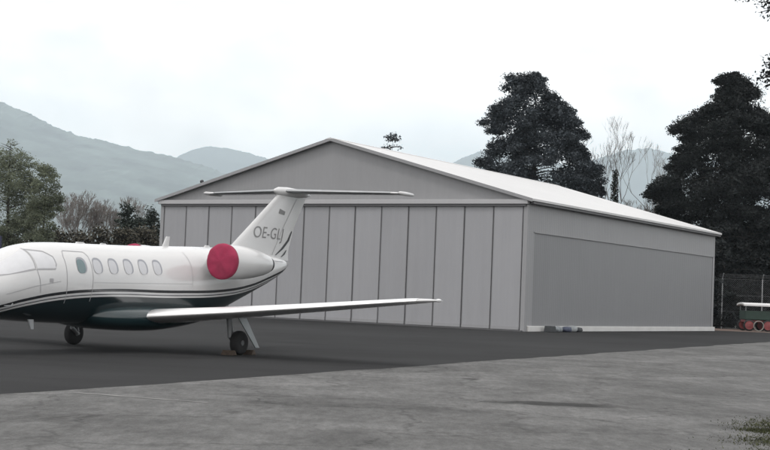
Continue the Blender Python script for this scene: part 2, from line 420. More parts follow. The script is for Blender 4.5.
for y in (-.33, HL+.33):
    vs += [(-HW/2-.3,y,HR+.15-.08),(-HW/2,y,HR+.165),(-HW/2+.3,y,HR+.15-.08)]
rc.add(vs, [(0,1,4,3),(1,2,5,4),(0,3,5,2),(0,2,1),(3,4,5)]); rc.build('ridge_cap', M['roof'], hg)
for x, q in ((-20.1, .7),):
    z = rz_(x)+.14
    l = MB(); l.tube((x,-.1,z-.05),(x,-.1,z+.12*q),.03,.03,8); l.lathe([(-.12*q,.06*q),(-.08*q,.12*q),(.1*q,.14*q),(.14*q,.11*q)], (x,-.14,z+.18*q), (0,1,.2), 14)
    l.build('flood_lamp', M['dark_metal'], hg, smooth=True)

def hloc(x, y, z=0):
    c, s = math.cos(-.551), math.sin(-.551)
    return (6.89 + x*c - y*s, 67.42 + x*s + y*c, z)
# things lying at the foot of the side wall
def sack(name, label, cat, loc, rz, dims, m, seed):
    n = 14; rings = []
    for i in range(n+1):
        t = -1 + 2*i/n; w = (1-abs(t)**3.2)**.5 if abs(t) < 1 else .0
        w = max(w, .08)
        ring = []
        for j in range(16):
            a = 2*math.pi*j/16; f = 1 + .18*noise.noise(Vector((t*2+seed, math.cos(a)*1.5, math.sin(a)*1.5)))
            yy = math.copysign(abs(math.cos(a))**.7, math.cos(a))*dims[1]*w*f; zz = math.copysign(abs(math.sin(a))**.7, math.sin(a))*dims[2]*w*f
            ring.append((t*dims[0], yy, max(0, zz + dims[2]*.95)))
        rings.append(ring)
    o = MB().loft(rings).build(name, m, smooth=True); o.location = loc; o.rotation_euler = (0,0,rz)
    return tag(o, label, cat)
M['sack_grey'] = mat('grey_sack', (.20,.22,.235), .8, var=.25, vscale=5, bump=.4, bscale=8)
M['sack_blue'] = mat('blue_sack', (.055,.065,.105), .75, var=.25, vscale=5, bump=.4, bscale=8)
M['sack_pale'] = mat('pale_sack', (.28,.30,.31), .8, var=.2, vscale=5, bump=.4, bscale=8)
M['sack_dark'] = mat('dark_block', (.05,.055,.06), .8, var=.2, vscale=5)
x_ = .55
o = MB()
pr = [(-.28,0),(.28,0),(.2,.3),(-.2,.3)]
o.add([(x, -.2, z) for x, z in pr] + [(x, .2, z) for x, z in pr], [(0,1,2,3),(7,6,5,4),(0,4,5,1),(1,5,6,2),(2,6,7,3),(3,7,4,0)])
ob = o.build('ballast_block', M['sack_dark'], bevel=.03); ob.location = hloc(x_, 1.75); ob.rotation_euler = (0,0,-.551+1.4)
tag(ob, 'small dark block at the left end of the pile by the hangar side wall', 'block')
sack('sandbag', 'grey bag lying beside the dark block at the hangar plinth', 'bag', hloc(x_, 2.6), -.551+1.5, (.38,.2,.14), M['sack_grey'], 1)
sack('sandbag', 'dark blue bag in the middle of the pile by the hangar side wall', 'bag', hloc(x_+.1, 3.5), -.551+1.7, (.40,.22,.14), M['sack_blue'], 2)
sack('sandbag', 'pale bag slumped against the plinth right of the blue bag', 'bag', hloc(x_-.05, 4.4), -.551+1.35, (.42,.22,.16), M['sack_pale'], 3)
sack('sandbag', 'dark grey bag at the right end of the pile by the plinth', 'bag', hloc(x_, 5.15), -.551+1.6, (.28,.2,.12), M['sack_dark'], 4)

# ------------------------------------------------------------------ aircraft
S0 = 7.4                                         # stations are measured from the nose, the origin lies between the main wheels
fx, fy = math.sin(.5105), math.cos(.5105)        # aft direction
jet = thing('business_jet', 'white business jet with dark teal belly parked in front of the hangar', 'aircraft',
            (-8.9223 + fx*S0, 26.3356 + fy*S0, 0), math.atan2(fy, fx))
# local axes: x aft, y starboard (port is minus), z up
TAB = [  # s, top, bottom, half width
 (0.00,1.22,1.16,.03),(.12,1.34,1.04,.16),(.35,1.43,.93,.28),(.8,1.53,.82,.43),(1.3,1.62,.75,.55),(1.75,1.74,.71,.64),(2.1,1.92,.69,.70),(2.45,2.09,.67,.745),
 (2.8,2.21,.65,.78),(3.3,2.29,.63,.80),(4.0,2.325,.61,.81),(5.0,2.345,.60,.81),(6.5,2.38,.60,.81),(8.0,2.44,.64,.80),(8.8,2.47,.74,.77),(9.6,2.49,.92,.70),
 (10.4,2.50,1.17,.58),(11.2,2.48,1.43,.44),(12.0,2.42,1.70,.30),(12.6,2.34,1.95,.17),(12.95,2.25,2.14,.05)]
TA = np.array(TAB)
def pchip(xs, ys, x):
    h = np.diff(xs); d = np.diff(ys)/h; m = np.zeros(len(xs))
    for i in range(1, len(xs)-1):
        if d[i-1]*d[i] > 0:
            w1 = 2*h[i]+h[i-1]; w2 = h[i]+2*h[i-1]; m[i] = (w1+w2)/(w1/d[i-1]+w2/d[i])
    m[0] = d[0]; m[-1] = d[-1]
    i = min(max(np.searchsorted(xs, x)-1, 0), len(xs)-2); t = (x-xs[i])/h[i]
    return (1+2*t)*(1-t)**2*ys[i] + t*(1-t)**2*h[i]*m[i] + t*t*(3-2*t)*ys[i+1] + t*t*(t-1)*h[i]*m[i+1]
def sect(s):
    return [pchip(TA[:,0], TA[:,k], s) for k in (1,2,3)]
def fpt(s, th, off=0.0):
    """point on the skin; th=0 port side, 90 top, 180 starboard"""
    top, bot, w = sect(s); zc = bot + (top-bot)*.50
    c, sn = math.cos(th), math.sin(th); h = (top-zc) if sn >= 0 else (zc-bot)
    e = .92
    return (s - S0, -math.copysign(abs(c)**e, c)*(w+off), zc + math.copysign(abs(sn)**e, sn)*(h+off))
def th_at(s, z):
    lo, hi = -math.pi/2, math.pi/2
    for _ in range(40):
        m_ = (lo+hi)/2
        if fpt(s, m_)[2] < z: lo = m_
        else: hi = m_
    return (lo+hi)/2
st = sorted(set(list(np.linspace(0,.5,9)) + list(np.linspace(.5,3.5,25)) + list(np.linspace(3.5,12.95,50))))
fu = MB().loft([[fpt(s, 2*math.pi*j/64) for j in range(64)] for s in st]).build('fuselage', M['fus'], jet, smooth=True)
def side_th(th, port): return th if port else math.pi - th
def patch(name, s0, s1, tops, bots, m, parent, port=True, off=.006, nu=14, nv=8):
    """skin panel between two curves given as (s,z)"""
    b = MB(); vs = []; fs = []
    for i in range(nu+1):
        s = s0+(s1-s0)*i/nu; zt, zb = interp(tops, s), interp(bots, s)
        t0, t1 = th_at(s, zb), th_at(s, zt)
        for j in range(nv+1): vs.append(fpt(s, side_th(t0+(t1-t0)*j/nv, port), off))
    for i in range(nu):
        for j in range(nv):
            k = i*(nv+1)+j; fs.append((k,k+1,k+nv+2,k+nv+1))
    return b.add(vs, fs).build(name, m, parent, smooth=True)
def seam(name, pts, w, m, parent, port=True, off=.004):
    """thin line on the skin through (s, z) points"""
    q = []
    for (a, b_) in zip(pts[:-1], pts[1:]):
        for k in range(8): q.append((a[0]+(b_[0]-a[0])*k/8, a[1]+(b_[1]-a[1])*k/8))
    q.append(pts[-1]); vs = []; fs = []
    for i, (s, z) in enumerate(q):
        s2, z2 = q[min(i+1, len(q)-1)]; s1, z1 = q[max(i-1, 0)]
        dx, dz = s2-s1, z2-z1; l = math.hypot(dx, dz) or 1
        for sg in (-1, 1):
            ss, zz = s - dz/l*w/2*sg, z + dx/l*w/2*sg
            vs.append(fpt(ss, side_th(th_at(ss, zz), port), off))
    for i in range(len(q)-1): fs.append((2*i,2*i+1,2*i+3,2*i+2))
    return MB().add(vs, fs).build(name, m, parent)
for port in (True, False):
    patch('windshield', 1.80, 2.62, [(1.80,1.72),(2.62,2.12)], [(1.80,1.58),(2.0,1.60),(2.62,1.74)], M['shade_white'], jet, port)
    patch('side_window', 2.68, 3.18, [(2.68,2.10),(3.0,2.08),(3.18,1.98)], [(2.68,1.74),(3.18,1.76)], M['shade_white'], jet, port)
    seam('windshield_frame', [(1.78,1.56),(2.64,1.72),(2.66,2.14)], .022, M['seam'], jet, port)
    seam('window_frame', [(2.66,1.72),(3.16,1.74),(3.22,1.85),(3.20,2.0),(3.02,2.10),(2.67,2.12)], .02, M['seam'], jet, port)
seam('door_seam', [(3.5,1.05),(3.48,1.6),(3.5,2.02),(3.56,2.12),(3.6,2.14),(4.2,2.14),(4.27,2.05),(4.28,1.6),(4.25,1.1)], .014, M['seam'], jet)
seam('nose_seam', [(1.32,.9),(1.36,1.3),(1.34,1.58)], .014, M['seam'], jet)
seam('panel_line', [(1.9,1.2),(2.6,1.38),(3.3,1.50)], .012, M['seam'], jet)
seam('panel_line', [(2.75,1.25),(2.72,1.5),(2.66,1.72)], .014, M['seam'], jet)
seam('panel_line', [(7.75,1.5),(7.78,2.0),(7.75,2.3)], .010, M['seam'], jet)
seam('panel_line', [(10.35,1.72),(10.4,2.1),(10.42,2.36)], .010, M['seam'], jet)
seam('panel_line', [(9.9,2.20),(11.2,2.27),(12.5,2.25)], .016, M['seam'], jet)
seam('panel_line', [(4.3,1.5),(7.75,1.56)], .007, M['seam'], jet)
patch('static_port', 2.98, 3.08, [(2.98,1.55),(3.08,1.55)], [(2.98,1.47),(3.08,1.47)], M['seam'], jet, nu=3, nv=3)
# cabin windows
def oval(s, z, rx, rz2, off, port, n=28, ds=0, dz=0):
    c = fpt(s+ds, side_th(th_at(s+ds, z+dz), port), off); vs = [c]
    for k in range(n):
        a = 2*math.pi*k/n; e = .75
        ss = s+ds + math.copysign(abs(math.cos(a))**e, math.cos(a))*rx; zz = z+dz + math.copysign(abs(math.sin(a))**e, math.sin(a))*rz2
        vs.append(fpt(ss, side_th(th_at(ss, zz), port), off))
    return MB().add(vs, [(0, 1+k, 1+(k+1) % n) for k in range(n)])
for port in (True, False):
    for k in range(6):
        s = 3.97 + k*.507; z = 1.855 + .010*k
        wf = oval(s, z, .150, .165, .005, port).build('cabin_window', M['win_frame_shade'], jet, smooth=True)
        oval(s, z, .126, .144, .009, port, ds=-.030, dz=-.026).build('pane', M['win_teal'] if k == 0 else M['win_pane'], wf, smooth=True)  # pane set off-centre: the dark crescent left over imitates shade of a recess
# belly fairing
def fair_ring(s):
    t = (s-4.6)/(8.7-4.6); f = max(0.0, math.sin(math.pi*t**.8))**.5
    w = .55 + .50*f; zb = .66 - .21*f + .22*max(0, t-.5); zt = .90 + .16*f
    out = []
    for j in range(28):
        a = 2*math.pi*j/28; c, sn = math.cos(a), math.sin(a)
        out.append((s-S0, -math.copysign(abs(c)**.7, c)*w, (zt+zb)/2 + math.copysign(abs(sn)**.7, sn)*(zt-zb)/2))
    return out
MB().loft([fair_ring(s) for s in np.linspace(4.6, 8.7, 26)]).build('wing_fairing', M['teal'], jet, smooth=True)
# wings
def airfoil(chord, thick, n=14):
    up = []
    for k in range(n+1):
        x = (1-math.cos(math.pi*k/n))/2
        y = 5*thick*(.2969*math.sqrt(x)-.126*x-.3516*x**2+.2843*x**3-.1036*x**4)
        up.append((x, y))
    pts = [(x*chord, y*1.15*chord) for x, y in up] + [(x*chord, -y*.85*chord) for x, y in reversed(up[1:-1])]
    return pts
WST = [(.55,5.72,2.73,.74,.125),(1.0,5.84,2.56,.79,.125),(3.0,6.30,1.90,.975,.125),(5.0,6.58,1.45,1.17,.12),(6.9,6.82,1.02,1.36,.115),(7.15,6.92,.88,1.385,.11),(7.32,7.08,.66,1.40,.10),(7.42,7.28,.38,1.408,.08)]
for sg in (-1, 1):
    rings = [[(le+x-S0, sg*p, z+y) for x, y in airfoil(c, t)] for p, le, c, z, t in WST]
    wg = MB().loft(rings).build('wing', M['white'], jet, smooth='auto')
    # polished leading edge, a shell 4 mm proud
    rr = []
    for p, le, c, z, t in WST[0:6]:
        a = airfoil(c, t); n = len(a); up = a[0:5]; dn = list(reversed(a[n-4:n]))
        ring = [(le+x-S0-.005, sg*p, z+y*1.03+.004) for x, y in reversed(up)] + [(le+x-S0-.005, sg*p, z+y*1.03-.004) for x, y in dn]
        rr.append(ring)
    MB().loft(rr, cap=False, closed=False).build('leading_edge', M['silver'], wg, smooth=True)
    al = MB()
    for y0, y1 in ((4.9,6.8),(1.3,4.8)):
        vs = []
        for p in (y0, y1):
            le = np.interp(p, [w[0] for w in WST], [w[1] for w in WST]); c = np.interp(p, [w[0] for w in WST], [w[2] for w in WST]); z = np.interp(p, [w[0] for w in WST], [w[3] for w in WST]); t = .12
            yy = [q for q in airfoil(c, t, 40)]
            for fr in (.74, .75):
                zz = c*5*t*1.15*(.2969*math.sqrt(fr)-.126*fr-.3516*fr**2+.2843*fr**3-.1036*fr**4)
                vs.append((le+c*fr-S0, sg*p, z+zz+.004))
        al.add(vs, [(0,1,3,2)])
    al.build('control_surface_gap', M['seam'], wg)
    nl = MB().lathe([(-.10,.005),(-.06,.03),(.02,.038),(.10,.03),(.16,.005)], (7.52-S0, sg*7.36, 1.408), (1,0,0), 12)
    nl.build('tip_light', M['silver'], wg, smooth=True)
# engines
for sg in (-1, 1):
    yc = sg*1.33; zc = 2.115 - (.05 if sg == 1 else 0)
    nac = MB().lathe([(8.18-S0,.34),(8.13-S0,.365),(8.15-S0,.392),(8.3-S0,.405),(8.6-S0,.41),(9.0-S0,.39),(9.4-S0,.345),(9.75-S0,.285),(9.95-S0,.235)], (0,yc,zc), (1,0,0), 40)
    en = nac.build('engine', M['white'], jet, smooth='auto')
    MB().lathe([(9.93-S0,.19),(9.96-S0,.21),(10.10-S0,.18),(10.09-S0,.15)], (0,yc,zc), (1,0,0), 28).build('exhaust', M['dark_metal'], en, smooth='auto')
    MB().lathe([(8.135-S0,.366),(8.118-S0,.378),(8.14-S0,.397),(8.22-S0,.408)], (0,yc,zc), (1,0,0), 40, cap=False).build('inlet_lip', M['silver'], en, smooth=True)
    py = MB(); rings = []
    for p in (.35, 1.0):
        rings.append([(8.5+x-S0, sg*p, zc+.10*(1-p)+y) for x, y in airfoil(1.35, .10)])
    py.loft(rings).build('pylon', M['white'], en, smooth='auto')
    cv = MB().lathe([(8.24-S0,.420),(8.16-S0,.425),(8.12-S0,.415),(8.095-S0,.385),(8.08-S0,.33),(8.075-S0,.2),(8.07-S0,.02)], (0,yc,zc), (1,0,0), 40)
    # wrinkled fabric
    for i, p in enumerate(cv.v):
        v = Vector(p); r = v - Vector((v.x, yc, zc)); k = noise.noise(v*4.5)*.03 + noise.noise(v*11)*.014
        cv.v[i] = tuple(v + Vector((-abs(k)*1.2, 0, 0)) + (r.normalized()*max(k, 0)*.4 if r.length > .3 else Vector()))
    c = cv.build('engine_cover', M['red'], smooth=True)
    c.location = jet.location; c.rotation_euler = jet.rotation_euler
    tag(c, 'round dark red fabric cover over the engine intake nearest the camera' if sg == -1 else 'dark red engine cover on the far intake, only its top showing over the fuselage', 'engine cover')
# fin: stations z, leading edge s, chord, thickness
FIN = [(2.30,9.95,3.05,.08),(2.55,10.30,2.68,.085),(3.2,11.20,2.02,.09),(4.03,12.34,1.42,.09)]
def fin_ring(z, le, c, t, a0=0, a1=1):
    return [(le+x-S0, y, z) for x, y in [(q[0], q[1]/1.15 if q[1] > 0 else q[1]/.85) for q in airfoil(c, t)]]
fn = MB().loft([fin_ring(*q) for q in FIN]).build('tail_fin', M['white'], jet, smooth='auto')
def fin_at(z):
    return [np.interp(z, [q[0] for q in FIN], [q[k] for q in FIN]) for k in (1,2,3)]
def fin_pt(s, z, off=.004):
    le, c, t = fin_at(z); x = min(max((s-le)/c, .001), .999)
    y = c*5*t*(.2969*math.sqrt(x)-.126*x-.3516*x**2+.2843*x**3-.1036*x**4)
    return (s-S0, -(y+off), z)
def fin_line(name, pts, w, m):
    vs = []; fs = []; q = []
    for a, b_ in zip(pts[:-1], pts[1:]):
        for k in range(6): q.append([a[i]+(b_[i]-a[i])*k/6 for i in (0,1)])
    q.append(pts[-1])
    for i, (s, z) in enumerate(q):
        ww = w*(.35+.65*math.sin(math.pi*min(1, (i+.4)/(len(q)-.2)))) if w > .03 else w
        vs += [fin_pt(s-ww/2, z, .007), fin_pt(s+ww/2, z, .007)]
    for i in range(len(q)-1): fs.append((2*i,2*i+1,2*i+3,2*i+2))
    return MB().add(vs, fs).build(name, m, fn)
fin_line('rudder_seam', [(12.1,2.42),(12.55,3.1),(13.22,3.98)], .018, M['seam'])
fin_line('tail_stripe', [(12.28,2.42),(12.62,2.60),(12.93,2.84),(13.10,3.10)], .13, M['black_stripe'])
fin_line('tail_stripe', [(12.58,2.38),(12.74,2.46),(12.86,2.58)], .09, M['black_stripe'])
# registration: built-in vector font turned to mesh, wrapped on the fin
tx = bpy.data.curves.new('registration', 'FONT'); tx.body = 'OE-GLJ'; tx.size = .43; tx.space_character = 1.05
to = bpy.data.objects.new('registration', tx); COL.objects.link(to); bpy.context.view_layer.update()
me = bpy.data.meshes.new_from_object(to.evaluated_get(bpy.context.evaluated_depsgraph_get()))
bpy.data.objects.remove(to)
xs = [v.co.x for v in me.vertices]; w0, w1 = min(xs), max(xs)
import bmesh
bm = bmesh.new(); bm.from_mesh(me)
bmesh.ops.subdivide_edges(bm, edges=[e for e in bm.edges if e.calc_length() > .06], cuts=3)
bmesh.ops.triangulate(bm, faces=bm.faces); bm.to_mesh(me); bm.free()
for v in me.vertices:
    s = 11.16 + (v.co.x-w0)/(w1-w0)*1.42; z = 2.84 + v.co.y*1.0
    v.co = fin_pt(s + (z-2.84)*.25, z, .006)
link('registration', me, M['letter'], fn)
b = MB().add([fin_pt(s, z, .006) for s, z in ((12.32,3.53),(12.62,3.50),(12.66,3.60),(12.38,3.66))], [(0,1,2,3)]); b.build('tail_flag', M['letter'], fn)
# bullet and tailplane
MB().lathe([(12.18-S0,.01),(12.24-S0,.06),(12.40-S0,.11),(12.8-S0,.135),(13.3-S0,.125),(13.75-S0,.075),(14.0-S0,.01)], (0,0,4.13), (1,0,.0), 24).build('fin_bullet', M['white'], jet, smooth=True)
HST = [(.05,12.55,1.18,4.15,.10),(1.5,12.98,.98,4.155,.095),(2.85,13.38,.80,4.16,.09),(3.05,13.50,.66,4.16,.08),(3.14,13.66,.42,4.16,.07)]
for sg in (-1, 1):
    tp = MB().loft([[(le+x-S0, sg*p, z+y) for x, y in airfoil(c, t)] for p, le, c, z, t in HST]).build('tailplane', M['white'], jet, smooth='auto')
    rr = []
    for p, le, c, z, t in HST[1:3] if False else HST[0:3]:
        a_ = airfoil(c, t); n = len(a_); up = a_[0:5]; dn = list(reversed(a_[n-4:n]))
        rr.append([(le+x-S0-.004, sg*p, z+y*1.03+.003) for x, y in reversed(up)] + [(le+x-S0-.004, sg*p, z+y*1.03-.003) for x, y in dn])
    MB().loft(rr, cap=False, closed=False).build('leading_edge', M['grey_metal'], tp, smooth=True)
    MB().lathe([(13.30-S0,.01),(13.4-S0,.045),(13.7-S0,.055),(14.1-S0,.04),(14.22-S0,.01)], (0, sg*3.13, 4.16), (1,0,0), 12).build('elevator_tip', M['white'], tp, smooth=True)
# antennas and fittings
def blade(name, s, z, h, c, sweep, m=None, y=0):
    b = MB(); rings = []
    for t in (0, 1):
        rings.append([(s+sweep*t+x*(1-.45*t)-S0, y+yy, z+h*t) for x, yy in airfoil(c, .16)])
    return b.loft(rings).build(name, m or M['white'], jet, smooth='auto')
blade('blade_antenna', 7.55, 2.39, .27, .26, .16)
blade('low_antenna', 4.55, 2.31, .06, .42, .05)
blade('low_antenna', 5.35, 2.33, .05, .30, .04)
blade('low_antenna', 9.2, 2.46, .07, .3, .05)
blade('belly_antenna', 2.75, .70, -.20, .18, .10, M['grey_metal'], y=-.45)
MB().tube((2.05-S0,-.70,1.02),(1.92-S0,-.80,.98),.012).tube((1.92-S0,-.80,.98),(1.72-S0,-.80,.98),.012,.006).build('pitot_tube', M['grey_metal'], jet)
# landing gear
def wheel(parent, c, r, w):
    t = MB().lathe([(-w/2,r*.55),(-w/2*1.02,r*.8),(-w*.38,r*.95),(-w*.2,r),(w*.2,r),(w*.38,r*.95),(w/2*1.02,r*.8),(w/2,r*.55)], c, (0,1,0), 32)
    wh = t.build('wheel', M['rubber'], parent, smooth='auto')
    MB().lathe([(-w*.53,.04),(-w*.53,r*.2),(-w*.40,r*.3),(-w*.47,r*.56),(w*.47,r*.56),(w*.40,r*.3),(w*.53,r*.2),(w*.53,.04)], c, (0,1,0), 24).build('rim', M['rim'], wh, smooth='auto')
    return wh
for sg, s in ((-1, 7.60), (1, 7.26)):
    y = sg*2.3
    g = MB().tube((s-.30-S0, y-sg*.12, .92), (s-.20-S0, y-sg*.12, .40), .055, .045, 12)
    g.tube((s-.22-S0, y-sg*.12, .42), (s-S0, y-sg*.12, .27), .05, .045, 10)
    g.tube((s-S0, y-sg*.16, .27), (s-S0, y+sg*.02, .27), .035, .035, 10)
    g.tube((s-.02-S0, y-sg*.15, .32), (s-.16-S0, y-sg*.15, .80), .03, .035, 10)
    gg = g.build('main_gear_leg', M['grey_metal'], jet, smooth='auto')
    wheel(gg, (s-S0, y, .272), .272, .20)
    d = MB(); vs = [(s-.34-S0, y+sg*.17, .84), (s-.02-S0, y+sg*.17, .84), (s+.42-S0, y+sg*.26, .16), (s+.26-S0, y+sg*.26, .16)]
    vs += [(x, yy+sg*.025, z) for x, yy, z in vs]
    d.add(vs, [(0,1,2,3),(7,6,5,4),(0,4,5,1),(1,5,6,2),(2,6,7,3),(3,7,4,0)]); d.build('gear_door', M['rim'] if sg == -1 else M['teal'], gg, bevel=.006)
    h = MB().path([(s-.10-S0, y-sg*.20, .78), (s-.02-S0, y-sg*.17, .55), (s+.02-S0, y-sg*.10, .30)], .012, 6); h.build('brake_hose', M['dark_metal'], gg)
g = MB().tube((1.85-S0,0,.85),(1.75-S0,0,.22),.05,.04,12).tube((1.75-S0,-.02,.22),(1.75-S0,.12,.22),.03)
gg = g.build('nose_gear_leg', M['grey_metal'], jet, smooth='auto'); wheel(gg, (1.75-S0,0,.22), .22, .15)
for sg in (-1, 1):
    d = MB().box(1.5-S0, 1.95-S0, sg*.2-.01, sg*.2+.01, .42, .78); d.build('gear_door', M['teal'], gg)
# chocks
def chock(s, p, lab):
    c = MB(); pr = [(-.10,0),(.10,0),(.025,.11),(-.025,.11)]
    c.add([(x,-.16,z) for x,z in pr]+[(x,.16,z) for x,z in pr], [(0,1,2,3),(7,6,5,4),(0,4,5,1),(1,5,6,2),(2,6,7,3),(3,7,4,0)])
    o = c.build('wheel_chock', M['chock'], bevel=.01)
    o.matrix_world = Matrix.Translation(jet.location) @ Matrix.Rotation(jet.rotation_euler.z, 4, 'Z') @ Matrix.Translation((s-S0, p, 0))
    tag(o, lab, 'wheel chock')
chock(7.22, -2.3, 'brown wooden chock on the left of the near main wheel')
chock(7.98, -2.3, 'brown wooden chock on the right of the near main wheel')

# ------------------------------------------------------------------ vegetation
def leaves(C, Rad, n, size, flat_=.6, shell=.5):
    """C (k,3) centres, Rad (k,3) radii -> n leaf quads per clump"""
    k = len(C); N_ = k*n
    u = rng.normal(size=(N_,3)); u /= np.linalg.norm(u, axis=1)[:,None]
    r = rng.uniform(0,1,N_)**shell
    P = np.repeat(C, n, 0) + u*r[:,None]*np.repeat(Rad, n, 0)
    nn = rng.normal(size=(N_,3)); nn[:,2] = nn[:,2]*(1-flat_) + flat_*np.sign(nn[:,2]+1e-6)*1.2
    nn /= np.linalg.norm(nn, axis=1)[:,None]
    t = np.cross(nn, rng.normal(size=(N_,3))); t /= np.linalg.norm(t, axis=1)[:,None]; b = np.cross(nn, t)
    s = size*rng.uniform(.55,1.35,N_)[:,None]
    V = np.concatenate([P - t*s*.5, P + b*s*.28, P + t*s*.5, P - b*s*.28])
    i = np.arange(N_); return V, np.stack([i,i+N_,i+2*N_,i+3*N_],1)
def join(parts):
    V = []; F = []; o = 0
    for v, f in parts: V.append(v); F.append(f+o); o += len(v)
    return np.concatenate(V), np.concatenate(F)

M['bark'] = mat('bark', (.07,.06,.052), .95, var=.3, vscale=4)
M['bark_dark'] = mat('dark_bark', (.04,.036,.033), .95, var=.3, vscale=4)
M['bark_pale'] = mat('pale_grey_bark', (.13,.12,.11), .95, var=.25, vscale=4)
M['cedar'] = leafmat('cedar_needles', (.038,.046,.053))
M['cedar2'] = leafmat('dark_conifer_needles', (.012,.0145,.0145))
M['olive'] = leafmat('olive_leaves', (.165,.185,.13), .3, .35, trans=.45)
M['hedge'] = leafmat('hedge_leaves', (.065,.06,.045))
M['fir'] = leafmat('fir_needles', (.028,.036,.029))
M['ivy'] = leafmat('ivy_leaves', (.02,.026,.018))
M['bark_pale'] = mat('pale_grey_bark', (.17,.155,.145), .95, var=.25, vscale=4)
M['twig'] = mat('bare_twigs', (.10,.085,.075), .95)

def cedar(name, label, X, Y, H, prof, m, step=.55, nl=6, pads=4, leaf=.30, per=42, hmin=1.5, droop=.14, seed=0, ry=None, cat='tree', trunk_r=.45, flatz=.30, group=None, lump=0, jit=.3, tufts=0, tr_=(.6,1.05), gap=.30, tflat=.6):
    """prof: (height, reach to the left, reach to the right)"""
    global rng
    r_ = random.Random(seed); rng = np.random.default_rng(seed)
    t = thing(name, label, cat, (X, Y, 0), 0, group)
    tr = MB(); top = H*.97
    pts = [Vector((math.sin(h*.35+seed)*.18*(h/H), math.cos(h*.3+seed)*.18, h)) for h in np.linspace(0, top, 9)]
    for a, b_, k in zip(pts[:-1], pts[1:], range(8)): tr.tube(a, b_, trunk_r*(1-k/8.4), trunk_r*(1-(k+1)/8.4), 8)
    C = []; Rd = []
    h = hmin
    while h < H:
        rl = interp([(p[0], p[1]) for p in prof], h); rr = interp([(p[0], p[2]) for p in prof], h)
        n_ = nl if h < H*.8 else max(4, nl-2)
        for i_ in range(n_):
            az = r_.uniform(0, 2*math.pi) if i_ > 1 else (math.pi*i_ + r_.uniform(-.35,.35)); c, s = math.cos(az), math.sin(az)
            av = (rl+rr)/2
            L_ = (rr if c > 0 else rl)*abs(c) + av*(1-abs(c))
            L_ *= r_.choice([r_.uniform(.45,.8), r_.uniform(.8,1.03), r_.uniform(.85,1.03)]) if i_ > 1 else r_.uniform(.88,1.04)
            L_ *= 1 + lump*noise.noise(Vector((c*1.6+seed, s*1.6, h*.42)))*1.6
            if tufts: L_ *= .72
            if L_ < .15: continue
            h0 = max(.15, min(top-.1, h + r_.uniform(-jit,jit)))
            q = []
            for k in range(5):
                u = k/4; q.append(Vector((c*L_*u, s*L_*u, h0 + L_*(.16*math.sin(u*2.2) - droop*u*u))))
            rad = .05 + .018*L_ if not tufts else .03 + .011*L_
            for k in range(4): tr.tube(q[k], q[k+1], rad*(1-k*.22), rad*(1-(k+1)*.22), 5, False)
            np_ = max(2, int(pads*min(1, L_/3.0)+.5))
            for k in range(np_):
                u = .30 + .66*(k+r_.uniform(0,.6))/np_
                i = min(3, int(u*4)); w = u*4-i; p = q[i].lerp(q[i+1], w)
                a = r_.uniform(.36,.62) + .075*L_*r_.uniform(.6,1.2)
                C.append((p.x + r_.uniform(-.25,.25), p.y + r_.uniform(-.25,.25), p.z + r_.uniform(-.05,.12)))
                Rd.append((a, a, a*flatz*r_.uniform(.8,1.5)))
        h += step*r_.uniform(.75,1.25)
    shell = .5
    if tufts:                                                  # billowing tufts carried at the limb ends and through the crown
        C = []; Rd = []; shell = .36
        tries = 0
        while len(C) < tufts and tries < tufts*12:
            tries += 1
            hh = hmin + (H-hmin)*r_.random(); k = tries % 6 if tries % 6 < 4 else 4
            az = r_.uniform(0, 2*math.pi) if k > 1 else math.pi*k + r_.uniform(-.4,.4)
            c, s = math.cos(az), math.sin(az)
            rl = interp([(p[0], p[1]) for p in prof], hh); rr = interp([(p[0], p[2]) for p in prof], hh)
            R_ = (rr if c > 0 else rl)*abs(c) + (rl+rr)/2*(1-abs(c))
            if r_.random() > (R_+.6)/(max(p[1]+p[2] for p in prof)/2+.6): continue
            R_ *= 1 + lump*noise.noise(Vector((c*1.7+seed, s*1.7, hh*.55)))*1.6
            a = r_.uniform(*tr_)*min(1, .45+R_*.28)
            q_ = max(0, R_ - a*.75)*(r_.uniform(.9,1.0) if k < 4 else r_.uniform(.1,.85))
            P = Vector((c*q_, s*q_, hh))
            if noise.noise(Vector((P.x*.62 + seed*3.1, P.y*.2, P.z*.62))) > gap: continue
            if k == 4: a *= 1.25
            C.append((P.x, P.y, min(P.z, H-a*tflat))); Rd.append((a, a*r_.uniform(.85,1.1), a*tflat*r_.uniform(.8,1.25)))
            if r_.random() < .55:                                 # trailing end of the bough
                C.append((P.x + c*a*.75, P.y + s*a*.75, P.z - a*.28)); Rd.append((a*.6, a*.6, a*.32))
    C.append((pts[-1].x, pts[-1].y, H-.25)); Rd.append((.45,.45,.3))
    tr.build('trunk', M['bark_dark'], t, smooth=True, fixn=False)
    V, F = leaves(np.array(C), np.array(Rd), per, leaf, .35, shell)
    if tufts > 500:                                            # larger sprays fill the heart of each tuft
        V, F = join([(V, F), leaves(np.array(C), np.array(Rd)*.62, 34, leaf*2.1, .35, .5)])
    np_mesh('crown', V, F, m, t)
    return t
def prof_from(rows, Y, xc):
    """measured outline (y, left x, right x) in photo pixels -> (height, reach left, reach right) in metres at distance Y"""
    X0 = px(xc, 200, Y)[0]
    return sorted([(px(xc, y, Y)[2], X0 - px(l, y, Y)[0], px(r_, y, Y)[0] - X0) for y, l, r_ in rows])

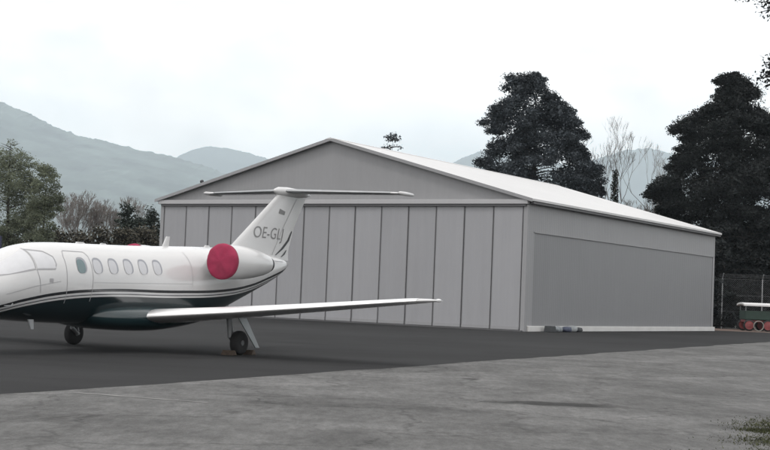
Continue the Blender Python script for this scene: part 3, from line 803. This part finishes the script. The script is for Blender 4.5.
Y4 = 116
p4 = prof_from([(73,514,532),(79,504,550),(85,508,542),(92,518,548),(97,510,562),(104,495,570),(116,489,574),(124,489,580),(132,491,580),(138,499,580),(146,486,586),(157,480,595),(169,476,599),(180,476,598),(195,480,597),(240,486,590),(290,500,580)], Y4, 532)
cedar('cedar_tree', 'tall dark cedar with layered boughs rising behind the middle of the hangar roof', px(532,200,Y4)[0], Y4, px(532,72,Y4)[2], p4, M['cedar'], step=.9, nl=7, seed=3, hmin=5, per=190, leaf=.17, lump=.16, jit=.5, droop=.2, tufts=820, tr_=(.75,1.35), gap=.36)
Y6 = 112
p6 = prof_from([(72,725,735),(80,714,748),(88,722,758),(98,716,760),(108,703,766),(120,686,770),(128,676,778),(136,690,782),(144,684,785),(155,664,792),(165,668,795),(176,650,800),(188,637,805),(200,650,808),(214,668,810),(235,672,812),(260,684,812),(300,690,812)], Y6, 732)
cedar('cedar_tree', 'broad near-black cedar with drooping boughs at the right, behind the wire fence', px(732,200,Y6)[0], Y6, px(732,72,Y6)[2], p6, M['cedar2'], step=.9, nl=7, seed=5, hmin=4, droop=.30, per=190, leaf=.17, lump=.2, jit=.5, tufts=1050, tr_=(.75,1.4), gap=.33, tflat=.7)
# low evergreen growth below and beside the big cedar
k = 0
for (xx, yy, top, w, lab) in ((722,106,225,3.0,'dark evergreen shrub tree just right of the hangar rear corner'),
                              (752,108,205,3.4,'dense dark evergreen behind the fence near the right edge'),
                              (790,107,190,3.6,'tall dark evergreen at the right edge behind the parked trailer')):
    X = px(xx,250,yy)[0]; H = px(xx,top,yy)[2]
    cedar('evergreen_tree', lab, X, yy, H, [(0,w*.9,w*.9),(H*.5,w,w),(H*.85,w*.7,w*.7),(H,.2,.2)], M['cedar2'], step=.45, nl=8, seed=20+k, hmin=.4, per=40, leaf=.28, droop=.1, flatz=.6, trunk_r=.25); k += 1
k = 0
for xx in np.arange(24.0, 46, 3.1):
    H = 4.2 + rnd.uniform(-.5,.6)
    cedar('hedge_shrub', 'dark evergreen shrub in the row just behind the wire fence', xx, 105.4+rnd.uniform(-.3,.3), H, [(0,1.8,1.8),(H*.7,1.8,1.8),(H,.8,.8)], M['cedar2'], step=.45, nl=6, seed=40+k, hmin=.3, per=30, leaf=.26, flatz=.8, cat='shrub', trunk_r=.12, group='shrubs behind the wire fence'); k += 1
# sparse pine behind the ridge
Y3 = 132
X3 = px(391,150,Y3)[0]; H3 = px(391,131,Y3)[2]
cedar('pine_tree', 'thin pine top showing just above the hangar ridge', X3, Y3, H3, [(0,2,2),(H3-3.4,1.9,1.5),(H3-2.2,1.5,1.7),(H3-1.2,.9,1.0),(H3-.3,.25,.3)], M['cedar'], step=.7, nl=4, seed=8, hmin=H3-6, per=11, leaf=.24, pads=3, trunk_r=.16, flatz=.45)
# pine at the right edge whose boughs reach into the picture
YP = 62
XP = px(815,50,YP)[0]; c0 = px(764,4,YP); c1 = px(766,76,YP)
H = c0[2]+3.2
rl0 = XP - px(741,4,YP)[0]; rl1 = XP - px(759,78,YP)[0]
z0 = c0[2]; z1 = c1[2]
cedar('pine_tree', 'dark pine bough reaching in at the upper right edge of the photo', XP, YP, H, [(z1-2.6,.5,2.4),(z1-1.2,rl1*.75,2.4),(z1-.3,rl1,2.4),(z1+.5,rl1*.95,2.4),(z1+1.1,rl1*.6,2.4),(z0-1.1,rl1*.45,2.4),(z0-.35,rl0*.78,2.4),(z0-.1,rl0,2.4),(z0+.5,rl0*.9,2.4),(H,.3,.3)], M['cedar2'], step=.36, nl=9, seed=12, hmin=z1-2.6, per=44, leaf=.17, pads=6, flatz=.45, trunk_r=.25, droop=.1)

# branching trees
def branch_tree(r_, mb, tips, p, d, L_, rad, depth, spread=.5, up=.25, nseg=3, kids=(2,3)):
    q = p.copy(); dd = d.copy()
    for k in range(nseg):
        dd = (dd + Vector((r_.gauss(0,.12), r_.gauss(0,.12), r_.gauss(0,.08)+.05))).normalized()
        n = q + dd*(L_/nseg); mb.tube(q, n, max(.010, rad*(1-.35*k/nseg)), max(.009, rad*(1-.35*(k+1)/nseg)), 6 if depth > 1 else 4, False); q = n
        if depth <= (3 if mb.leafy else 2): tips.append(q.copy())
    if depth == 0: return
    for _ in range(r_.randint(*kids)):
        ax = Vector((r_.gauss(0,1), r_.gauss(0,1), r_.gauss(0,.4)))
        nd = (dd + ax.normalized()*spread + Vector((0,0,up))).normalized()
        branch_tree(r_, mb, tips, q, nd, L_*r_.uniform(.62,.82), rad*.58, depth-1, spread, up, nseg, kids)
def broadleaf(name, label, X, Y, H, seed, m, bark, per, leaf, rad=.9, depth=4, spread=.55, r0=.2, stems=1, cat='tree', trunkfrac=.28, group=None, up=.25):
    global rng
    r_ = random.Random(seed); rng = np.random.default_rng(seed)
    t = thing(name, label, cat, (X, Y, 0), 0, group)
    mb = MB(); tips = []; mb.leafy = per > 0
    for s in range(stems):
        d = Vector((r_.gauss(0,.16)*(stems > 1), r_.gauss(0,.16)*(stems > 1), 1)).normalized()
        branch_tree(r_, mb, tips, Vector((r_.uniform(-.2,.2)*(stems>1), r_.uniform(-.2,.2)*(stems>1), 0)), d, H*trunkfrac, r0, depth, spread, up)
    zmax = max(p.z for p in tips); k = H/zmax
    mb.v = [(x*k, y*k, z*k) for x, y, z in mb.v]; tips = [p*k for p in tips]
    mb.build('trunk', bark, t, smooth=True, fixn=False)
    if per:
        C = np.array([tuple(p) for p in tips if p.z > H*.16]); rr = rng.uniform(.5,1.1,(len(C),1))*rad
        V, F = leaves(C, np.repeat(rr, 3, 1)*np.array([1,1,.75]), per, leaf, .1)
        np_mesh('crown', V, F, m, t)
    return t
YA = 92
HA = px(10,139,YA)[2]; wa = px(32,200,YA)[0]-px(8,200,YA)[0]
cedar('olive_tree', 'tallest grey-green leafy tree, at the left edge above the jet nose', px(8,240,YA)[0], YA, HA, [(0,.6,.5),(HA*.25,wa*.9,wa*.6),(HA*.5,wa*1.2,wa*.8),(HA*.72,wa*1.2,wa),(HA*.9,wa*.8,wa*.75),(HA,.3,.3)], M['olive'], step=.9, nl=4, seed=33, hmin=1.6, per=85, leaf=.12, pads=4, droop=-.25, trunk_r=.2, lump=.5, jit=.6, tufts=400, tr_=(.45,.95), gap=.12, tflat=.8)
HB = px(42,164,YA-4)[2]; wb = px(59,200,YA-4)[0]-px(42,200,YA-4)[0]
cedar('olive_tree', 'lower grey-green leafy tree just right of the tallest one at the left edge', px(41,240,YA-4)[0], YA-4, HB, [(0,.4,.4),(HB*.3,wb*.8,wb*.6),(HB*.55,wb,wb*.75),(HB*.8,wb*.8,wb*1.05),(HB*.93,wb*.3,wb*.8),(HB,.2,.4)], M['olive'], step=.9, nl=4, seed=37, hmin=1.4, per=85, leaf=.12, pads=4, droop=-.25, trunk_r=.16, lump=.5, jit=.6, tufts=250, tr_=(.4,.85), gap=.14, tflat=.8)
k = 0
for (xx, yy, top, lab) in ((66,108,190,'bare greyish tree with fine twigs, leftmost behind the jet cabin'),(84,112,188,'bare brownish tree with fine twigs in the middle of the row behind the jet'),(104,110,194,'bare twiggy tree next to the small dark firs')):
    broadleaf('bare_tree', lab, px(xx,240,yy)[0], yy, px(xx,top,yy)[2], 50+k, M['hedge'], M['bark_pale'], 0, .1, .3, 7, .5, .13, stems=2, group='bare trees behind the jet', trunkfrac=.24); k += 1
for (xx, yy, top, w, lab) in ((125,104,203,1.1,'small dark fir standing behind the jet cabin roof'),(151,103,205,1.05,'small dark fir close to the hangar left corner'),(138,108,214,1.2,'lower dark fir between the two taller firs')):
    H = px(xx,top,yy)[2]
    cedar('fir_tree', lab, px(xx,240,yy)[0], yy, H, [(0,w*1.2,w*1.2),(H*.5,w*.9,w*.9),(H*.8,w*.38,w*.38),(H,.05,.05)], M['fir'], step=.33, nl=6, seed=60+k, hmin=.5, per=30, leaf=.2, pads=3, trunk_r=.12, flatz=.4); k += 1
# hedge line behind the jet
k = 0
labs = ['olive-green bush under the tree at the left edge', 'brownish bush in the gap right of the olive trees', 'brown-green bush in front of the bare trees', 'dark bush at the foot of the bare trees', 'dark bush left of the small firs', 'dark bush at the foot of the small firs', 'dark low bush against the hangar left corner']
for xx, top in ((8,224),(34,231),(58,233),(80,232),(100,228),(122,229),(146,229)):
    yy = 98 + rnd.uniform(-2,2); H = px(xx,top,yy)[2]
    cedar('bush', labs[k], px(xx,240,yy)[0], yy, H, [(0,1.5,1.5),(H*.6,1.5,1.5),(H,.6,.6)], M['hedge'], step=.4, nl=6, seed=80+k, hmin=.2, per=28, leaf=.22, flatz=.8, cat='bush', trunk_r=.08); k += 1
# tall bare tree with an ivy-clad stem, right of the middle cedar
Y5 = 120
t5 = broadleaf('bare_tree', 'tall bare tree with ivy-clad stem between the two big cedars', px(613,250,Y5)[0], Y5, px(622,114,Y5)[2], 71, M['ivy'], M['bark_pale'], 0, .1, .3, 7, .42, .17, stems=2, trunkfrac=.30, up=.32)
hz = np.linspace(2, px(616,172,Y5)[2], 60)
V, F = leaves(np.c_[rng.normal(0,.06,60), rng.normal(0,.06,60), hz], np.repeat(np.linspace(.75,.28,60)[:,None],3,1), 50, .2, .1)
np_mesh('ivy', V, F, M['ivy'], t5)
for j, (xx, top) in enumerate(((668,184),)):
    broadleaf('bare_tree', 'low bare grey tree half hidden by the right-hand cedar, over the hangar eave', px(xx,250,118)[0], 118, px(xx,top,118)[2], 90+j, M['hedge'], M['bark_pale'], 0, .1, .3, 7, .6, .13, stems=2, trunkfrac=.24)

# ------------------------------------------------------------------ fence
M['galv'] = mat('galvanised_steel', (.30,.31,.32), .5, metal=.5, var=.15, vscale=3)
YF = 103.9
fe = thing('wire_fence', 'tall wire mesh fence on slim steel posts beyond the hangar', 'fence', (22.0, YF, 0))
pxs = []
for xx in (722, 762): pxs.append(px(xx,300,YF)[0]-22.0)
dpost = pxs[1]-pxs[0]
xs = [pxs[0] + dpost*i for i in range(0, 8)]
for x in xs:
    p = MB().tube((x,0,0),(x,0,3.75),.045,.045,8).tube((x,0,3.75),(x,-.32,4.1),.04,.035,8)
    p.build('post', M['galv'], fe)
wm = MB(); x0, x1 = xs[0]-.3, xs[-1]+.2; sp = .16; hgt = 3.7
n = int((x1-x0+hgt)/sp)
for i in range(n):
    for sg in (1, -1):
        a0 = x0 - hgt + i*sp if sg == 1 else x0 + i*sp
        p0 = [a0, .05]; p1 = [a0 + hgt*sg, hgt]
        # clip to the fence length
        def at(xq): return .05 + (xq-p0[0])/(p1[0]-p0[0])*(hgt-.05)
        lo, hi = sorted((p0[0], p1[0]))
        lo2, hi2 = max(lo, x0), min(hi, x1)
        if hi2 - lo2 < .05: continue
        wm.tube((lo2, .0, at(lo2)), (hi2, .0, at(hi2)), .0035, .0035, 3, False)
for z in (.06, 1.3, 2.5, 3.7): wm.tube((x0,0,z),(x1,0,z),.006,.006,4,False)
for k_ in range(3): wm.tube((x0,-.1-.1*k_,3.84+.1*k_),(x1,-.1-.1*k_,3.84+.1*k_),.005,.005,4,False)
wm.build('wire_mesh', M['galv'], fe, fixn=False)

# ------------------------------------------------------------------ trailer at the right edge
M['green'] = mat('dark_green_paint', (.012,.035,.024), .5, var=.2, vscale=4)
M['redp'] = mat('red_paint', (.20,.04,.042), .5, var=.2, vscale=5)
M['white_lid'] = mat('white_canopy', (.70,.70,.70), .5, var=.06, vscale=4)
c = px(743,328,97.5)
tr = thing('utility_trailer', 'dark green trailer with white canopy and red wheels at the right edge', 'trailer', (c[0], 97.5, .004))
def slab(mb, x0, x1, y0, y1, z0, z1): return mb.box(x0,x1,y0,y1,z0,z1)
slab(MB(), .15, 3.6, .1, 1.7, .78, 1.42).build('body', M['green'], tr, bevel=.05)
cn = MB(); rings = []
for y in np.linspace(-.12,1.92,9):
    zz = 1.83 + .10*(1-((y-.9)/1.02)**2)
    rings.append([(0,y,zz-.10),(3.75,y,zz-.10),(3.75,y,zz+.04),(0,y,zz+.04)])
cn.loft(rings).build('canopy', M['white_lid'], tr, bevel=.02)
for x in (.2, 3.5):
    for y in (.14, 1.64): MB().tube((x,y,1.40),(x,y,1.84),.03).build('canopy_post', M['galv'], tr)
for x in (.42, 1.72):
    for y in (.02, 1.72):
        w = MB().lathe([(-.09,.2),(-.10,.33),(-.05,.40),(.05,.40),(.10,.33),(.09,.2)], (x,y,.40), (0,1,0), 24).build('wheel', M['rubber'], tr, smooth='auto')
        MB().lathe([(-.12,.04),(-.12,.12),(-.095,.20),(-.103,.30),(.103,.30),(.095,.2),(.12,.12),(.12,.04)], (x,y,.40), (0,1,0), 20).build('hub', M['redp'], w, smooth='auto')
slab(MB(), .2, 3.5, .3, 1.5, .62, .775).build('chassis', M['redp'], tr)
# a pale hose coil leaning by the wheel
hc = MB(); n = 28
for k in range(n*3):
    a, b_ = 2*math.pi*k/n, 2*math.pi*(k+1)/n; ya = .035*k/n; yb = .035*(k+1)/n
    hc.tube((.34*math.cos(a), ya, .37+.34*math.sin(a)), (.34*math.cos(b_), yb, .37+.34*math.sin(b_)), .028, .028, 6, False)
hs = hc.build('hose_coil', mat('pale_hose', (.27,.26,.24), .6), smooth=True, fixn=False); hs.location = (c[0]+1.02, 97.22, .004); tag(hs, 'pale coiled hose standing between the red wheels of the trailer', 'hose')
# red hand cart by the fence
# dark post at the far left
ps = MB().box(-.12,.12,-.12,.12,0,4.9); p0 = px(0,240,84)
po = ps.build('post', mat('navy_post_paint', (.016,.018,.05), .5), bevel=.02); po.location = (p0[0]-.02, 84, 0); 
po.scale = (1,1,px(0,236,84)[2]/4.9)
tag(po, 'dark navy post cut by the left edge, behind the jet nose', 'post')

# ------------------------------------------------------------------ air, sky, light
hb = MB().box(-7100,7100,-500,12900,-1.2,1330).build('haze', bpy.data.materials.new('haze'))
m = hb.data.materials[0]; m.use_nodes = True; N = m.node_tree.nodes; N.clear()
out = N.new('ShaderNodeOutputMaterial'); pv = N.new('ShaderNodeVolumePrincipled')
pv.inputs['Color'].default_value = (.80,.92,1.0,1); pv.inputs['Density'].default_value = .000105; pv.inputs['Anisotropy'].default_value = .0
m.node_tree.links.new(pv.outputs[0], out.inputs['Volume'])
tag(hb, kind='stuff')

SUN_EL, SUN_AZ = R(62), R(215)      # azimuth measured clockwise from +Y: behind the camera, to the left
w = bpy.data.worlds.new('World'); S.world = w; w.use_nodes = True
nt = w.node_tree; N = nt.nodes; L = nt.links; bg = N['Background']
sky = N.new('ShaderNodeTexSky'); sky.sky_type = 'NISHITA'; sky.sun_disc = False
sky.sun_elevation = SUN_EL; sky.sun_rotation = SUN_AZ; sky.dust_density = 3; sky.air_density = 1
bg.inputs['Strength'].default_value = .12
tc = N.new('ShaderNodeTexCoord'); mp = N.new('ShaderNodeMapping'); mp.inputs['Scale'].default_value = (1,1,2.2)
L.new(tc.outputs['Generated'], mp.inputs['Vector'])
n1 = N.new('ShaderNodeTexNoise'); n1.inputs['Scale'].default_value = 4.2; n1.inputs['Detail'].default_value = 7; n1.inputs['Roughness'].default_value = .55
L.new(mp.outputs[0], n1.inputs['Vector'])
cov = N.new('ShaderNodeMapRange'); cov.inputs[1].default_value = .36; cov.inputs[2].default_value = .55; cov.inputs[3].default_value = .66; cov.inputs[4].default_value = 1.0
L.new(n1.outputs['Fac'], cov.inputs[0])
n2 = N.new('ShaderNodeTexNoise'); n2.inputs['Scale'].default_value = 7; n2.inputs['Detail'].default_value = 8; n2.inputs['Roughness'].default_value = .5
mp2 = N.new('ShaderNodeMapping'); mp2.inputs['Location'].default_value = (3.3,1.7,.4); mp2.inputs['Scale'].default_value = (1,1,1.8)
L.new(tc.outputs['Generated'], mp2.inputs['Vector']); L.new(mp2.outputs[0], n2.inputs['Vector'])
gr_ = N.new('ShaderNodeMapRange'); gr_.inputs[1].default_value = .50; gr_.inputs[2].default_value = .74; gr_.inputs[3].default_value = 15.4; gr_.inputs[4].default_value = 10.6
L.new(n2.outputs['Fac'], gr_.inputs[0])
cc = N.new('ShaderNodeVectorMath'); cc.operation = 'SCALE'; cc.inputs[0].default_value = (1.03,1.0,.975); L.new(gr_.outputs[0], cc.inputs['Scale'])
sk = N.new('ShaderNodeVectorMath'); sk.operation = 'SCALE'; sk.inputs['Scale'].default_value = 2.0; L.new(sky.outputs[0], sk.inputs[0])
mx = N.new('ShaderNodeMix'); mx.data_type = 'RGBA'
L.new(cov.outputs[0], mx.inputs['Factor']); L.new(sk.outputs[0], mx.inputs['A']); L.new(cc.outputs[0], mx.inputs['B'])
L.new(mx.outputs['Result'], bg.inputs['Color'])

sl = bpy.data.lights.new('sun', 'SUN'); sl.energy = 1.1; sl.angle = R(8); sl.color = (1,.97,.93)
so = bpy.data.objects.new('sun', sl); COL.objects.link(so)
d = Vector((math.sin(SUN_AZ)*math.cos(SUN_EL), math.cos(SUN_AZ)*math.cos(SUN_EL), math.sin(SUN_EL)))
so.rotation_euler = d.to_track_quat('Z', 'Y').to_euler()

S.view_settings.view_transform = 'Standard'; S.view_settings.look = 'None'; S.view_settings.gamma = 1; S.view_settings.exposure = -.23
S.view_settings.use_curve_mapping = False
S.render.engine = 'CYCLES'
S.cycles.use_denoising = True
S.cycles.volume_bounces = 2; S.cycles.max_bounces = 8; S.cycles.transparent_max_bounces = 8
S.cycles.volume_max_steps = 64
